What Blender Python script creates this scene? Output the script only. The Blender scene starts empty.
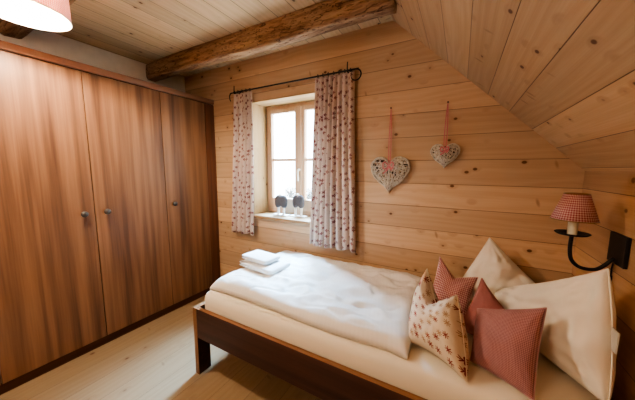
import bpy, bmesh, math, random
from mathutils import Vector, Matrix, noise

random.seed(7)
PI = math.pi
scn = bpy.context.scene
COL = scn.collection

# ------------------------------------------------------------------ node helpers
class NT:
    """A tiny expression layer over a material's node tree."""
    def __init__(self, name):
        self.mat = bpy.data.materials.new(name)
        self.mat.use_nodes = True
        self.t = self.mat.node_tree
        self.t.nodes.clear()
        self.out = self.t.nodes.new('ShaderNodeOutputMaterial')
    def n(self, kind, **kw):
        nd = self.t.nodes.new(kind)
        for k, v in kw.items():
            setattr(nd, k, v)
        return nd
    def link(self, a, b):
        if isinstance(a, (int, float)):
            try:
                b.default_value = a
            except Exception:
                b.default_value = (a, a, a)
        elif isinstance(a, (tuple, list, Vector)):
            b.default_value = tuple(a)
        else:
            self.t.links.new(a, b)
    def m(self, op, a, b=None, c=None, clamp=False):
        nd = self.n('ShaderNodeMath', operation=op, use_clamp=clamp)
        for i, x in enumerate((a, b, c)):
            if x is not None:
                self.link(x, nd.inputs[i])
        return nd.outputs[0]
    def v(self, op, a, b=None):
        nd = self.n('ShaderNodeVectorMath', operation=op)
        self.link(a, nd.inputs[0])
        if b is not None:
            self.link(b, nd.inputs[1])
        return nd.outputs['Value'] if op in ('DOT_PRODUCT', 'LENGTH', 'DISTANCE') else nd.outputs['Vector']
    def comb(self, x, y, z):
        nd = self.n('ShaderNodeCombineXYZ')
        for i, a in enumerate((x, y, z)):
            self.link(a, nd.inputs[i])
        return nd.outputs[0]
    def sep(self, v):
        nd = self.n('ShaderNodeSeparateXYZ')
        self.link(v, nd.inputs[0])
        return nd.outputs
    def obj(self):
        return self.n('ShaderNodeTexCoord').outputs['Object']
    def uv(self):
        return self.n('ShaderNodeTexCoord').outputs['UV']
    def noise(self, vec, scale=1.0, detail=3.0, rough=0.5, dist=0.0):
        nd = self.n('ShaderNodeTexNoise')
        self.link(vec, nd.inputs['Vector'])
        nd.inputs['Scale'].default_value = scale
        nd.inputs['Detail'].default_value = detail
        nd.inputs['Roughness'].default_value = rough
        nd.inputs['Distortion'].default_value = dist
        return nd.outputs['Fac']
    def white(self, vec):
        nd = self.n('ShaderNodeTexWhiteNoise', noise_dimensions='3D')
        self.link(vec, nd.inputs['Vector'])
        return nd.outputs['Value']
    def smooth(self, x, lo, hi):
        nd = self.n('ShaderNodeMapRange', interpolation_type='SMOOTHSTEP')
        self.link(x, nd.inputs['Value'])
        nd.inputs['From Min'].default_value = lo
        nd.inputs['From Max'].default_value = hi
        return nd.outputs['Result']
    def mix(self, fac, a, b, mode='MIX'):
        nd = self.n('ShaderNodeMix', data_type='RGBA', blend_type=mode)
        self.link(fac, nd.inputs[0])
        for x, i in ((a, 6), (b, 7)):
            if isinstance(x, (tuple, list)):
                x = tuple(x) + (1.0,) * (4 - len(x))
            self.link(x, nd.inputs[i])
        return nd.outputs[2]
    def gray(self, f):
        return self.comb(f, f, f)
    def bump(self, h, strength=0.3, dist=0.01):
        nd = self.n('ShaderNodeBump')
        nd.inputs['Strength'].default_value = strength
        nd.inputs['Distance'].default_value = dist
        self.link(h, nd.inputs['Height'])
        return nd.outputs[0]
    def bsdf(self, color, rough=0.6, spec=0.3, metal=0.0, normal=None, **extra):
        b = self.n('ShaderNodeBsdfPrincipled')
        if isinstance(color, (tuple, list)):
            color = tuple(color) + (1.0,) * (4 - len(color))
        self.link(color, b.inputs['Base Color'])
        self.link(rough, b.inputs['Roughness'])
        b.inputs['Specular IOR Level'].default_value = spec
        b.inputs['Metallic'].default_value = metal
        if normal is not None:
            self.link(normal, b.inputs['Normal'])
        for k, v in extra.items():
            b.inputs[k.replace('_', ' ')].default_value = v
        return b.outputs[0]
    def done(self, shader):
        self.t.links.new(shader, self.out.inputs['Surface'])
        return self.mat


def wood_planks(name, along, across, spacing, phase, light, dark, knot=(0.10, 0.035, 0.012),
                knots=1.0, groove=0.0022, contrast=1.25, rough=0.5, spec=0.25, tint=0.16, dens=1.0):
    """Boards running along one axis, each with its own grain, tint and knots, dark joint between boards."""
    N = NT(name)
    P = N.obj()
    u = N.v('DOT_PRODUCT', P, along)
    v = N.v('DOT_PRODUCT', P, across)
    q = N.m('DIVIDE', N.m('SUBTRACT', v, phase), spacing)
    bid = N.m('FLOOR', q)
    fr = N.m('FRACT', q)
    edge = N.m('MULTIPLY', N.m('MINIMUM', fr, N.m('SUBTRACT', 1.0, fr)), spacing)
    gap = N.m('SUBTRACT', 1.0, N.smooth(edge, groove * 0.35, groove))
    rnd = N.white(N.comb(bid, 3.7, 1.3))
    off = N.m('MULTIPLY', rnd, 37.0)
    # knots: points of a 3D cell pattern cut by the board surface
    kv = N.comb(N.m('ADD', N.m('MULTIPLY', u, 6.6 * dens), off), N.m('MULTIPLY', v, 9.0 * dens), N.m('MULTIPLY', bid, 1.77))
    vo = N.n('ShaderNodeTexVoronoi', voronoi_dimensions='3D', feature='F1')
    N.link(kv, vo.inputs['Vector'])
    vo.inputs['Scale'].default_value = 1.0
    d = vo.outputs['Distance']
    keep = N.m('GREATER_THAN', N.sep(vo.outputs['Color'])[0], 0.28)
    kfac = N.m('MULTIPLY', N.m('SUBTRACT', 1.0, N.smooth(d, 0.065, 0.135)), N.m('MULTIPLY', keep, knots))
    sp = N.n('ShaderNodeTexVoronoi', voronoi_dimensions='3D', feature='F1')
    N.link(N.comb(N.m('ADD', N.m('ADD', N.m('MULTIPLY', u, 11.0), N.m('MULTIPLY', v, 3.0)), off), N.m('MULTIPLY', v, 4.0), N.m('MULTIPLY', bid, 2.31)), sp.inputs['Vector'])
    sp.inputs['Scale'].default_value = 1.0
    spike = N.m('MULTIPLY', N.m('SUBTRACT', 1.0, N.smooth(sp.outputs['Distance'], 0.04, 0.14)),
                N.m('MULTIPLY', N.m('GREATER_THAN', N.sep(sp.outputs['Color'])[1], 0.72), 0.75 * knots))
    halo = N.m('MULTIPLY', keep, N.m('SUBTRACT', 1.0, N.smooth(d, 0.08, 0.36)))
    # flame grain
    w = N.noise(N.comb(N.m('ADD', N.m('MULTIPLY', u, 0.9), off), N.m('MULTIPLY', v, 5.0), bid), 1.0, 2.0)
    ring = N.m('ADD', N.m('ADD', N.m('MULTIPLY', v, 55.0), N.m('MULTIPLY', w, 13.0)), N.m('MULTIPLY', halo, 2.2))
    band = N.m('ADD', N.m('MULTIPLY', N.m('SINE', N.m('MULTIPLY', ring, 2.4)), 0.5), 0.5)
    fine = N.noise(N.comb(N.m('MULTIPLY', u, 3.0), N.m('MULTIPLY', v, 190.0), bid), 1.0, 3.0)
    wide = N.noise(N.comb(N.m('ADD', N.m('MULTIPLY', u, 1.1), off), N.m('MULTIPLY', v, 9.0), 0.0), 1.0, 2.0)
    g = N.m('ADD', N.m('ADD', N.m('MULTIPLY', band, 0.20 * contrast), N.m('MULTIPLY', fine, 0.55 * contrast)),
            N.m('MULTIPLY', wide, 0.45 * contrast), clamp=True)
    c = N.mix(g, light, dark)
    tv = N.m('ADD', 1.0 - tint, N.m('MULTIPLY', N.white(N.comb(bid, 9.1, 4.4)), 2.0 * tint))
    c = N.mix(1.0, c, N.gray(tv), 'MULTIPLY')
    c = N.mix(N.m('MULTIPLY', halo, 0.35 * knots), c, tuple(0.55 * (a + b) for a, b in zip(dark, knot)))
    c = N.mix(spike, c, tuple(0.5 * (a + b) for a, b in zip(dark, knot)))
    c = N.mix(N.m('MINIMUM', kfac, 0.92), c, knot)
    c = N.mix(N.m('MULTIPLY', gap, 0.75), c, (0.035, 0.014, 0.006))
    h = N.m('SUBTRACT', N.m('MULTIPLY', fine, 0.06), gap)
    r = N.m('ADD', rough, N.m('MULTIPLY', fine, 0.15))
    return N.done(N.bsdf(c, r, spec, normal=N.bump(h, 0.55, 0.006)))


def wood_solid(name, along, across, light, dark, streak=9.0, rough=0.4, spec=0.35, fine_amt=0.5, third=(0, 1, 0), coat=0.0, wide=1.0):
    """Stained timber: broad streaks plus fine fibre running along one axis."""
    N = NT(name)
    P = N.obj()
    oi = N.n('ShaderNodeObjectInfo').outputs['Random']
    u = N.v('DOT_PRODUCT', P, along)
    v = N.v('DOT_PRODUCT', P, across)
    w = N.v('DOT_PRODUCT', P, third)
    sh = N.m('MULTIPLY', oi, 23.0)
    a = N.noise(N.comb(N.m('MULTIPLY', u, 0.45), N.m('ADD', N.m('MULTIPLY', v, streak), sh), N.m('MULTIPLY', w, streak)), 1.0, 2.0, 0.6)
    b = N.noise(N.comb(N.m('MULTIPLY', u, 4.0), N.m('MULTIPLY', v, 160.0), N.m('MULTIPLY', w, 160.0)), 1.0, 4.0, 0.65)
    a2 = N.noise(N.comb(N.m('MULTIPLY', u, 0.8), N.m('ADD', N.m('MULTIPLY', v, streak * 3.3), sh), N.m('MULTIPLY', w, streak * 3.3)), 1.0, 2.0, 0.6)
    f = N.m('ADD', N.m('MULTIPLY', N.smooth(a, 0.36, 0.66), 0.55 * wide), N.m('MULTIPLY', N.smooth(a2, 0.35, 0.7), 0.35 * wide))
    f = N.m('ADD', f, N.m('MULTIPLY', N.m('SUBTRACT', b, 0.5), fine_amt), clamp=True)
    c = N.mix(f, light, dark)
    sd = N.bsdf(c, N.m('ADD', rough, N.m('MULTIPLY', b, 0.12)), spec, normal=N.bump(b, 0.12, 0.002), Coat_Weight=coat)
    return N.done(sd)


def plain(name, color, rough=0.6, spec=0.3, metal=0.0, mottling=0.12, scale=30.0, bump=0.1, **extra):
    N = NT(name)
    f = N.noise(N.obj(), scale, 3.0)
    c = N.mix(f, tuple(x * (1 - mottling) for x in color), tuple(min(1, x * (1 + mottling)) for x in color))
    return N.done(N.bsdf(c, rough, spec, metal, normal=N.bump(f, bump, 0.003), **extra))


def fabric(name, color, weave=420.0, stripes=None, rough=0.9, sheen=0.15, transl=0.0):
    N = NT(name)
    P = N.obj()
    f = N.noise(P, 6.0, 3.0)
    c = N.mix(f, tuple(x * 0.94 for x in color), color)
    h = N.noise(P, weave, 2.0)
    if stripes:
        s = N.m('SINE', N.m('MULTIPLY', N.v('DOT_PRODUCT', P, stripes[0]), 2 * PI / stripes[1]))
        c = N.mix(N.m('MULTIPLY', N.smooth(s, -0.3, 0.3), stripes[2]), c, tuple(x * 0.80 for x in color))
    sd = N.bsdf(c, rough, 0.15, normal=N.bump(h, 0.15, 0.002), Sheen_Weight=sheen)
    return N.done(sd)


def gingham(name, red, pale, cell, rough=0.9, emit=0.0, transl=0.0, diag=False):
    """Small woven check on the cloth's own UVs (metres)."""
    N = NT(name)
    s = N.sep(N.uv())
    if diag:
        x = N.m('ADD', s[0], s[1]); y = N.m('SUBTRACT', s[0], s[1])
    else:
        x, y = s[0], s[1]
    a = N.m('GREATER_THAN', N.m('FRACT', N.m('DIVIDE', x, cell)), 0.5)
    b = N.m('GREATER_THAN', N.m('FRACT', N.m('DIVIDE', y, cell)), 0.5)
    k = N.m('MULTIPLY', N.m('ADD', a, b), 0.5)
    c = N.mix(k, pale, red)
    f = N.noise(N.uv(), 300.0, 2.0)
    sh = N.bsdf(c, rough, 0.1, normal=N.bump(f, 0.2, 0.002), Sheen_Weight=0.1)
    if transl > 0:
        tr = N.n('ShaderNodeBsdfTranslucent')
        N.link(c, tr.inputs['Color'])
        mx = N.n('ShaderNodeMixShader')
        mx.inputs[0].default_value = transl
        N.t.links.new(sh, mx.inputs[1]); N.t.links.new(tr.outputs[0], mx.inputs[2])
        sh = mx.outputs[0]
    return N.done(sh)


def printed(name, base, cell, cols, radius, points=8, wob=0.35, randomness=0.55, transl=0.0, sprig=None):
    """Scattered flower / snow-star motifs on plain cloth, on the cloth's own UVs (metres)."""
    N = NT(name)
    uv = N.uv()
    f = N.noise(uv, 40.0, 3.0)
    c = N.mix(f, tuple(x * 0.92 for x in base), base)
    def layer(c, cell, shift, radius, cols, points, wob):
        p = N.v('ADD', N.v('MULTIPLY', uv, (1 / cell, 1 / cell, 0)), shift)
        vo = N.n('ShaderNodeTexVoronoi', voronoi_dimensions='2D', feature='F1')
        N.link(p, vo.inputs['Vector']); vo.inputs['Scale'].default_value = 1.0
        vo.inputs['Randomness'].default_value = randomness
        d = N.v('SUBTRACT', p, vo.outputs['Position'])
        s = N.sep(d)
        ang = N.m('ARCTAN2', s[1], s[0])
        ln = N.m('SQRT', N.m('ADD', N.m('MULTIPLY', s[0], s[0]), N.m('MULTIPLY', s[1], s[1])))
        rr = N.m('MULTIPLY', radius, N.m('ADD', 1 - wob, N.m('MULTIPLY', wob, N.m('COSINE', N.m('MULTIPLY', ang, points)))))
        inside = N.smooth(N.m('SUBTRACT', rr, ln), -0.02, 0.03)
        pick = N.sep(vo.outputs['Color'])[0]
        k = N.mix(N.m('GREATER_THAN', pick, 0.5), cols[0], cols[1])
        return N.mix(inside, c, k)
    c = layer(c, cell, (0, 0, 0), radius, cols, points, wob)
    if sprig:
        c = layer(c, cell * 0.55, (0.37, 0.71, 0), sprig[0], sprig[1], 3, 0.5)
    sh = N.bsdf(c, 0.9, 0.1, normal=N.bump(N.noise(uv, 350.0, 2.0), 0.2, 0.002), Sheen_Weight=0.1)
    if transl > 0:
        tr = N.n('ShaderNodeBsdfTranslucent')
        N.link(c, tr.inputs['Color'])
        mx = N.n('ShaderNodeMixShader'); mx.inputs[0].default_value = transl
        N.t.links.new(sh, mx.inputs[1]); N.t.links.new(tr.outputs[0], mx.inputs[2])
        sh = mx.outputs[0]
    return N.done(sh)


def emitter(name, color, strength):
    N = NT(name)
    e = N.n('ShaderNodeEmission')
    e.inputs[0].default_value = tuple(color) + (1,)
    e.inputs[1].default_value = strength
    return N.done(e.outputs[0])


def glass_mat():
    N = NT('window glass')
    t = N.n('ShaderNodeBsdfTransparent'); t.inputs[0].default_value = (0.97, 0.985, 1, 1)
    g = N.n('ShaderNodeBsdfGlossy'); g.inputs['Roughness'].default_value = 0.03
    mx = N.n('ShaderNodeMixShader'); mx.inputs[0].default_value = 0.06
    N.t.links.new(t.outputs[0], mx.inputs[1]); N.t.links.new(g.outputs[0], mx.inputs[2])
    return N.done(mx.outputs[0])

# ------------------------------------------------------------------ materials
X, Y, Z = (1, 0, 0), (0, 1, 0), (0, 0, 1)
SL = Vector((1.0, 0, -0.966)).normalized()
PL, PD = (0.65, 0.445, 0.283), (0.495, 0.315, 0.180)
M = {}
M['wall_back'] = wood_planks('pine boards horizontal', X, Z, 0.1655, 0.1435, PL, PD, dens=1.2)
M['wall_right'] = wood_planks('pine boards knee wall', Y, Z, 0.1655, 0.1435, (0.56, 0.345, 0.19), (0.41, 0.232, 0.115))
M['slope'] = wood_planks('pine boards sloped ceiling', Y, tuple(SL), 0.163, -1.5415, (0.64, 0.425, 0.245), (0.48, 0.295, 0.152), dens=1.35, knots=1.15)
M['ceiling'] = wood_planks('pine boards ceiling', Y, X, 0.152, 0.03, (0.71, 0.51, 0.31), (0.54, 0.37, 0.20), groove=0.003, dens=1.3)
M['floor'] = wood_planks('pale oiled floorboards', Y, X, 0.19, 0.07, (0.31, 0.222, 0.135), (0.25, 0.170, 0.095), knots=0.8,
                         groove=0.0012, rough=0.42, tint=0.07)
M['reveal'] = wood_planks('pale pine lining', Z, Y, 0.4, 0.05, (0.50, 0.345, 0.18), (0.40, 0.255, 0.12), tint=0.05)
M['frame'] = wood_solid('window timber', Z, X, (0.58, 0.40, 0.27), (0.47, 0.30, 0.19), 9, 0.4)
M['sill'] = wood_solid('sill timber', X, Y, (0.38, 0.23, 0.12), (0.27, 0.15, 0.07), 12, 0.4)
M['plaster'] = plain('white plaster', (0.72, 0.68, 0.60), 0.9, 0.1, scale=14)
def hewn():
    N = NT('hewn beam timber')
    P = N.obj(); s = N.sep(P)
    a = N.noise(N.comb(N.m('MULTIPLY', s[0], 3.5), N.m('MULTIPLY', s[1], 30.0), N.m('MULTIPLY', s[2], 30.0)), 1.0, 5.0, 0.7, 0.6)
    b = N.noise(N.comb(N.m('MULTIPLY', s[0], 14.0), N.m('MULTIPLY', s[1], 45.0), N.m('MULTIPLY', s[2], 45.0)), 1.0, 3.0, 0.6, 1.5)
    e = N.noise(N.comb(N.m('MULTIPLY', s[0], 1.3), 0.0, 0.0), 1.0, 2.0)
    c = N.mix(N.smooth(a, 0.33, 0.68), (0.22, 0.115, 0.060), (0.46, 0.285, 0.155))
    c = N.mix(N.m('MULTIPLY', N.smooth(b, 0.56, 0.66), 0.8), c, (0.055, 0.022, 0.012))
    c = N.mix(N.m('MULTIPLY', N.smooth(e, 0.45, 0.75), 0.35), c, (0.10, 0.045, 0.022))
    h = N.m('SUBTRACT', N.m('MULTIPLY', a, 0.7), N.m('MULTIPLY', N.smooth(b, 0.5, 0.68), 0.8))
    return N.done(N.bsdf(c, 0.7, 0.2, normal=N.bump(h, 0.9, 0.012)))
M['beam'] = hewn()
M['ward'] = wood_solid('stained spruce doors', Z, Y, (0.275, 0.138, 0.070), (0.075, 0.031, 0.019), 8.5, 0.36, 0.35, 0.45, third=X)
M['ward_dark'] = wood_solid('stained spruce carcass', Y, Z, (0.25, 0.125, 0.075), (0.17, 0.080, 0.047), 8.0, 0.4, 0.35, 0.3, third=X)
M['ward_shaded'] = wood_solid('spruce end board with painted shade', Z, Y, (0.17, 0.070, 0.036), (0.075, 0.028, 0.016), 8.5, 0.4, 0.3, 0.45, third=X)  # door spruce darkened: shading beside the curtain put into the colour
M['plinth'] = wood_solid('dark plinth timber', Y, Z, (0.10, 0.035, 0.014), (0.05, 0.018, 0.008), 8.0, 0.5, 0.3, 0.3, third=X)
M['bed'] = wood_solid('dark stained bed timber', X, Z, (0.070, 0.030, 0.021), (0.030, 0.013, 0.009), 11.0, 0.42, 0.3, 0.5)
M['bed_edge'] = wood_solid('worn bed edge timber', X, Y, (0.30, 0.155, 0.075), (0.17, 0.080, 0.036), 14.0, 0.5, 0.3, 0.5)
M['sheet'] = fabric('cream fitted sheet', (0.80, 0.72, 0.58))
M['duvet'] = fabric('white damask duvet', (0.84, 0.81, 0.76), stripes=((1, 0.25, 0), 0.022, 0.10))
M['pillow'] = fabric('white pillowcase', (0.82, 0.76, 0.65))
M['towel'] = fabric('white terry towel', (0.84, 0.83, 0.81), weave=900.0)
M['star'] = printed('cream cloth with red and tan stars', (0.72, 0.61, 0.48), 0.060, ((0.22, 0.020, 0.022), (0.38, 0.235, 0.14)), 0.35, 8, 0.40, 0.5)
M['curtain'] = printed('cream curtain cloth with red sprigs', (0.68, 0.54, 0.45), 0.052, ((0.22, 0.075, 0.075), (0.27, 0.12, 0.11)), 0.30, 5, 0.3, 0.75,
                       transl=0.16, sprig=(0.17, ((0.50, 0.36, 0.24), (0.56, 0.36, 0.30))))
M['check'] = gingham('small red check', (0.215, 0.068, 0.074), (0.46, 0.265, 0.260), 0.008)
M['salmon'] = plain('plain red cotton', (0.33, 0.135, 0.128), 0.9, 0.1, bump=0.2, scale=200)
M['ging'] = gingham('red and cream stripe check', (0.30, 0.070, 0.078), (0.62, 0.40, 0.36), 0.016)
M['sconce_shade'] = gingham('red gingham lampshade', (0.36, 0.070, 0.072), (0.68, 0.45, 0.40), 0.0095, diag=False, transl=0.25)
M['pend_shade'] = gingham('pink check pendant shade', (0.70, 0.28, 0.34), (0.92, 0.82, 0.82), 0.009, transl=0.6)
M['iron'] = plain('black wrought iron', (0.018, 0.016, 0.015), 0.5, 0.4, 0.6, scale=120)
M['pewter'] = plain('dark pewter', (0.13, 0.13, 0.13), 0.35, 0.5, 0.9, scale=90)
M['brass'] = plain('dull brass', (0.34, 0.21, 0.08), 0.35, 0.5, 0.9)
M['candle'] = plain('ivory candle sleeve', (0.72, 0.66, 0.50), 0.45, 0.4)
M['wicker'] = plain('greyed willow twigs', (0.58, 0.52, 0.43), 0.8, 0.15, mottling=0.55, scale=70)
M['wicker_shade'] = plain('inner twigs with painted gap shade', (0.05, 0.035, 0.025), 0.9, 0.1, mottling=0.4, scale=70)  # near-black so the shade in the weave's gaps is painted in
M['ribbon'] = gingham('red check ribbon', (0.40, 0.05, 0.065), (0.64, 0.31, 0.30), 0.006)
M['felt'] = plain('dark grey felt', (0.105, 0.10, 0.11), 0.95, 0.05, mottling=0.3, scale=150)
M['white_paint'] = plain('white painted wood', (0.78, 0.75, 0.70), 0.5, 0.3)
M['plastic'] = plain('white enamel', (0.75, 0.73, 0.66), 0.35, 0.4)
M['tag'] = plain('grey woven tag', (0.50, 0.47, 0.42), 0.9, 0.1)
M['leaf'] = plain('frosted foliage', (0.13, 0.16, 0.15), 0.9, 0.1, mottling=0.5, scale=9)
M['bark'] = plain('grey bark', (0.14, 0.11, 0.09), 0.9, 0.1)
M['glass'] = glass_mat()
def lining():  # added layer; the lamp's yellow glow is put into its colour
    N = NT('glow-tinted shade lining')
    c = N.mix(N.noise(N.obj(), 40.0, 2.0), (0.86, 0.70, 0.42), (0.90, 0.74, 0.46))
    d = N.bsdf(c, 0.9, 0.05)
    tr = N.n('ShaderNodeBsdfTranslucent'); N.link(c, tr.inputs['Color'])
    mx = N.n('ShaderNodeMixShader'); mx.inputs[0].default_value = 0.5
    N.t.links.new(d, mx.inputs[1]); N.t.links.new(tr.outputs[0], mx.inputs[2])
    return N.done(mx.outputs[0])
M['pend_glow_lining'] = lining()
M['bulb'] = emitter('glowing bulb', (1.0, 0.80, 0.52), 90.0)

# ------------------------------------------------------------------ object helpers
def link(o, parent=None):
    COL.objects.link(o)
    if parent is not None:
        o.parent = parent
        o.matrix_parent_inverse = Matrix.Identity(4)
    return o

def obj(name, bm, mat, parent=None, smooth=False, autosmooth=None):
    """Link a bmesh as one object; vertices are given in world space and stored relative to the parents' origins."""
    me = bpy.data.meshes.new(name)
    off = Vector((0, 0, 0))
    p = parent
    while p is not None:
        off += p.location
        p = p.parent
    if off.length > 0:
        bmesh.ops.translate(bm, verts=bm.verts, vec=-off)
    bmesh.ops.recalc_face_normals(bm, faces=bm.faces)
    bm.to_mesh(me); bm.free()
    for mt in (mat if isinstance(mat, (list, tuple)) else [mat]):
        me.materials.append(mt)
    if smooth:
        for f in me.polygons:
            f.use_smooth = True
        if autosmooth:
            me.set_sharp_from_angle(angle=math.radians(autosmooth))
    o = bpy.data.objects.new(name, me)
    return link(o, parent)

def thing(name, label, cat, loc, group=None):
    o = bpy.data.objects.new(name, None)
    o.empty_display_size = 0.1
    o.location = loc
    o['label'] = label; o['category'] = cat
    if group: o['group'] = group
    return link(o)

def tag(o, label, cat, group=None):
    o['label'] = label; o['category'] = cat
    if group: o['group'] = group
    return o

def struct(o, label=None):
    o['kind'] = 'structure'
    if label: o['label'] = label
    return o

def box(bm, lo, hi, bevel=0.0, seg=2, mat=0):
    lo, hi = Vector(lo), Vector(hi)
    r = bmesh.ops.create_cube(bm, size=1.0, matrix=Matrix.Translation((lo + hi) / 2) @ Matrix.Diagonal((*(hi - lo), 1)))
    vs = r['verts']
    fs = {f for v in vs for f in v.link_faces}
    for f in fs: f.material_index = mat
    if bevel > 0:
        es = list({e for v in vs for e in v.link_edges})
        bmesh.ops.bevel(bm, geom=es, offset=bevel, segments=seg, affect='EDGES', profile=0.5, clamp_overlap=True)
    return bm

def bx(lo, hi, bevel=0.0, seg=2):
    return box(bmesh.new(), lo, hi, bevel, seg)

def tube(bm, pts, rad, sides=8, cap=True, closed=False):
    pts = [Vector(p) for p in pts]
    n = len(pts)
    rings = []
    prev = None
    for i, p in enumerate(pts):
        if closed:
            d = (pts[(i + 1) % n] - pts[i - 1]).normalized()
        else:
            d = (pts[min(i + 1, n - 1)] - pts[max(i - 1, 0)]).normalized()
        if prev is None:
            a = d.orthogonal().normalized()
        else:
            a = (prev - d * prev.dot(d))
            a = a.normalized() if a.length > 1e-6 else d.orthogonal().normalized()
        prev = a
        b = d.cross(a)
        r = rad[i] if isinstance(rad, (list, tuple)) else rad
        rings.append([bm.verts.new(p + (a * math.cos(2 * PI * k / sides) + b * math.sin(2 * PI * k / sides)) * r) for k in range(sides)])
    m = n if closed else n - 1
    for i in range(m):
        A, B = rings[i], rings[(i + 1) % n]
        for k in range(sides):
            bm.faces.new((A[k], A[(k + 1) % sides], B[(k + 1) % sides], B[k]))
    if cap and not closed:
        bm.faces.new(list(reversed(rings[0]))); bm.faces.new(rings[-1])
    return bm

def lathe(bm, prof, origin, axis=Z, seg=32, uv=False, close=False):
    """prof: (radius, height) pairs turned about an axis through origin."""
    ax = Vector(axis).normalized(); a = ax.orthogonal().normalized(); b = ax.cross(a); o = Vector(origin)
    L = bm.loops.layers.uv.verify() if uv else None
    rings = []
    for r, h in prof:
        if r < 1e-6:
            rings.append([bm.verts.new(o + ax * h)])
        else:
            rings.append([bm.verts.new(o + ax * h + (a * math.cos(2 * PI * k / seg) + b * math.sin(2 * PI * k / seg)) * r) for k in range(seg)])
    for i in range(len(rings) - 1):
        A, B = rings[i], rings[i + 1]
        rm = max(prof[i][0], prof[i + 1][0])
        for k in range(seg):
            k2 = (k + 1) % seg
            if len(A) == 1 and len(B) == 1: continue
            if len(A) == 1: f = bm.faces.new((A[0], B[k2], B[k]))
            elif len(B) == 1: f = bm.faces.new((A[k], A[k2], B[0]))
            else:
                f = bm.faces.new((A[k], A[k2], B[k2], B[k]))
                if uv:
                    us = (k, k + 1, k + 1, k); hs = (prof[i][1], prof[i][1], prof[i + 1][1], prof[i + 1][1])
                    for lp, uu, hh in zip(f.loops, us, hs):
                        lp[L].uv = (uu / seg * 2 * PI * rm, hh)
    return bm

def poly_extrude(bm, pts2, y0, y1, mat=0):
    """Extrude an (x, z) outline from y0 to y1."""
    A = [bm.verts.new((x, y0, z)) for x, z in pts2]; B = [bm.verts.new((x, y1, z)) for x, z in pts2]
    n = len(A)
    bm.faces.new(A); bm.faces.new(list(reversed(B)))
    for i in range(n):
        bm.faces.new((A[i], B[i], B[(i + 1) % n], A[(i + 1) % n]))
    return bm

def N3(p, s, seed=0.0):
    return noise.noise(Vector((p[0] * s + seed, p[1] * s - seed * 0.7, p[2] * s + seed * 1.3)))

# ------------------------------------------------------------------ room shell
XL, XR, YB, YF, ZC = -2.876, 0.60, 1.97, -1.9, 2.455
XK, ZK = -0.49, 1.40            # where the ceiling starts to slope, knee wall height
WX0, WX1, WZ0, WZ1 = -1.85, -0.965, 0.905, 2.057   # opening in the back wall
T = 0.30

struct(obj('floor', bx((XL - .1, YF - .1, -0.12), (XR + .1, YB + .1, 0)), M['floor']))
struct(obj('wall_left', bx((XL - .1, YF - .1, 0), (XL, YB + T, ZC + .1)), M['plaster']))
bm = bmesh.new()
poly_extrude(bm, [(XL, 0), (WX0, 0), (WX0, ZC + .02), (XL, ZC + .02)], YB, YB + T)
poly_extrude(bm, [(WX0, 0), (WX1, 0), (WX1, WZ0), (WX0, WZ0)], YB, YB + T)
poly_extrude(bm, [(WX0, WZ1), (WX1, WZ1), (WX1, ZC + .02), (WX0, ZC + .02)], YB, YB + T)
poly_extrude(bm, [(WX1, 0), (XR + .1, 0), (XR + .1, ZK), (XR, ZK), (XK, ZC + .02), (WX1, ZC + .02)], YB, YB + T)
struct(obj('wall_back', bm, M['wall_back']))
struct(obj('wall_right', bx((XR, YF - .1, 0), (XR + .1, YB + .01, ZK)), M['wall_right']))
struct(obj('wall_front', bx((XL, YF - .1, 0), (XR, YF, ZC)), M['wall_back']))
struct(obj('ceiling', bx((XL, YF - .1, ZC), (XK + 0.05, YB + .02, ZC + .1)), M['ceiling']))
bm = bmesh.new()
nx, nz = 0.695 * .09, 0.719 * .09
poly_extrude(bm, [(XK, ZC), (XR + .03, ZK - .029), (XR + .03 + nx, ZK - .029 + nz), (XK + nx, ZC + nz)], YF - .1, YB + .02)
struct(obj('ceiling_slope', bm, M['slope']))

# hewn ceiling beams: slightly uneven, rounded arrises
def beam(name, y0, y1, z0, x0, x1, seed, label):
    bm = bmesh.new()
    nseg, rings = 60, []
    prof = []
    cy, cz, hy, hz = (y0 + y1) / 2, (z0 + ZC + 0.01) / 2, (y1 - y0) / 2, (ZC + 0.01 - z0) / 2
    for k in range(28):
        a = 2 * PI * k / 28
        c, s = math.cos(a), math.sin(a)
        e = 0.30
        prof.append((hy * math.copysign(abs(c) ** e, c), hz * math.copysign(abs(s) ** e, s)))
    for i in range(nseg + 1):
        x = x0 + (x1 - x0) * i / nseg
        r = []
        for (py, pz) in prof:
            d = 0.010 * N3((x * 1.6, py * 9, pz * 9), 1.0, seed) + 0.004 * N3((x * 6, py * 30, pz * 30), 1.0, seed)
            sc = 1 + d / 0.06
            zz = cz + pz * sc
            r.append(bm.verts.new((x, cy + py * sc, min(zz, ZC + 0.01))))
        rings.append(r)
    for i in range(nseg):
        for k in range(28):
            k2 = (k + 1) % 28
            bm.faces.new((rings[i][k], rings[i][k2], rings[i + 1][k2], rings[i + 1][k]))
    bm.faces.new(rings[0]); bm.faces.new(list(reversed(rings[-1])))
    o = obj(name, bm, M['beam'], smooth=True)
    tag(o, label, 'beam', None)
    return o
beam('ceiling_beam', 1.545, 1.642, 2.302, XL - 0.0, XK + .10, 1.0, 'rough hewn brown ceiling beam running above the curtained window')
beam('ceiling_beam.001', 0.585, 0.70, 2.325, XL - 0.0, XK + .08, 5.0, 'short visible end of brown beam behind the glowing ceiling lamp')

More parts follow.
